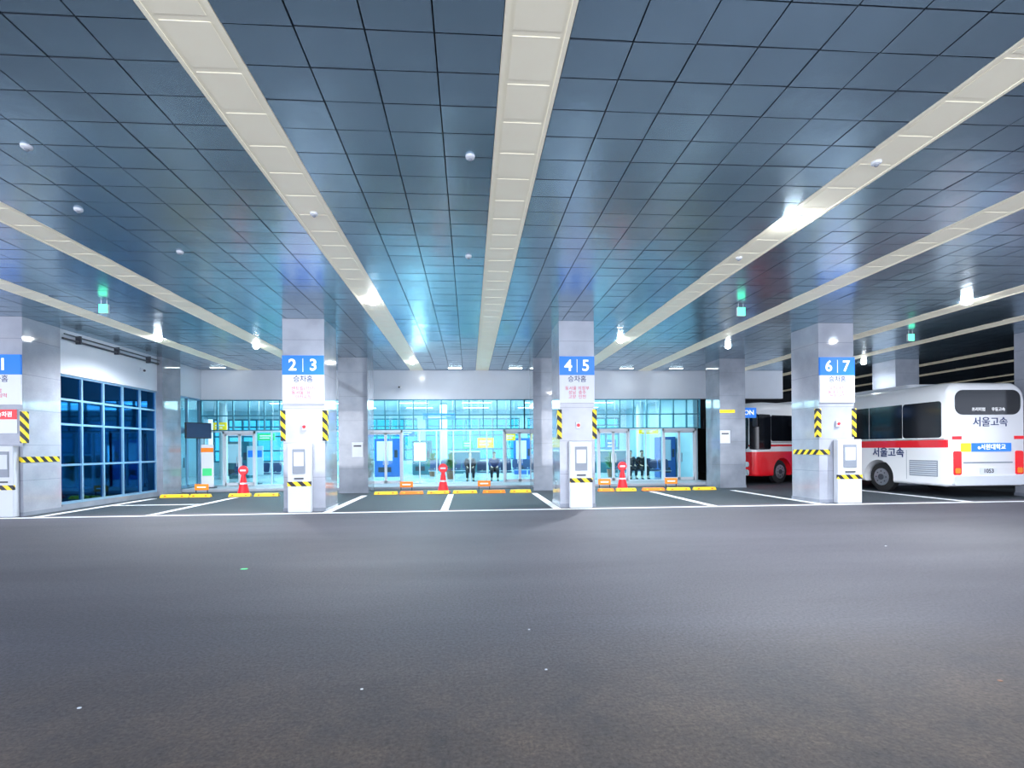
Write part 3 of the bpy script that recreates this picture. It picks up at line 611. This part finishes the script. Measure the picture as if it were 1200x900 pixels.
    MB().plate((L-.01, 0, .5), F, W2, 1.9, .25, .08, .05).build('front_bumper', M['white'], t)
    return t
RE = (PI/2, 0, -PI/2); SI = (PI/2, 0, PI)
b1 = bus('coach', 'white coach with red waist stripe seen from behind at the right edge', (14.4+1.25, 13.5, 0), PI/2, 6.5, M['busw'], (2.5, 5.0), 0)
text('서울고속', .31, M['inkb'], b1, (-.005, -.08, 2.27), RE, name='lettering', ext=.004, bold=.008)
text('프리미엄', .12, M['inkw'], b1, (-.025, .32, 2.66), RE, name='window_lettering', bold=.005)
text('우등고속', .12, M['inkw'], b1, (-.025, -.32, 2.66), RE, name='window_lettering', bold=.005)
text('e서원대학교', .18, M['inkw'], b1, (-.025, -.1, 1.52), RE, name='banner_lettering')
text('1053', .17, M['ink'], b1, (-.02, 0, .80), RE, name='plate_number')
for s in (-1, 1): MB().box(-.006, .05, min(s*.85, s*1.16), max(s*.85, s*1.16), 1.76, 1.86).build('rear_stripe', M['redp'], b1)
text('서울고속', .34, M['inkb'], b1, (2.1, 1.262, 1.34), SI, name='side_lettering')
ang = R(180+22)
nose = Vector((11.95, 19.3, 0)); L2 = 9.0
dx = Vector((math.cos(ang), math.sin(ang), 0)); ly = Vector((-math.sin(ang), math.cos(ang), 0))
o2 = nose-dx*L2-ly*1.25
b2 = bus('coach', 'red and white coach whose nose shows left of pillar 6 7', (o2.x, o2.y, 0), ang, L2, M['busr'], (2.6, L2-1.75), 1)
MB().box(L2-4.2, L2-2.5, 1.248, 1.256, .7, 1.5).build('side_decal', M['bsign'], b2)
# ------------------------------------------------------------ world and light
w = bpy.data.worlds.new('world'); bpy.context.scene.world = w; w.use_nodes = True
bg = w.node_tree.nodes['Background']; nt = w.node_tree
tc = N(nt, 'ShaderNodeTexCoord'); s = N(nt, 'ShaderNodeSeparateXYZ'); nt.links.new(tc.outputs['Generated'], s.inputs[0])
mr = N(nt, 'ShaderNodeMapRange'); mr.inputs['From Min'].default_value = 0; mr.inputs['From Max'].default_value = .6; nt.links.new(s.outputs[2], mr.inputs[0])
nt.links.new(mixc(nt, mr.outputs[0], (.74, .82, 1.0), (.5, .64, 1.0)), bg.inputs[0]); bg.inputs[1].default_value = 2.4
area(-2, -6, 2.6, 44, 4.8, 3200, (.88, .91, 1), (R(97), 0, 0))  # added unseen fill behind the camera, standing for daylight from the entrance
area(-26, 8, 2.6, 14, 4.5, 2200, (.86, .86, 1), (R(95), 0, R(-90)))  # added unseen fill on the open left, gives the ceiling its lavender sheen
vs_ = bpy.context.scene.view_settings
vs_.view_transform = 'Standard'; vs_.look = 'None'; vs_.exposure = 0
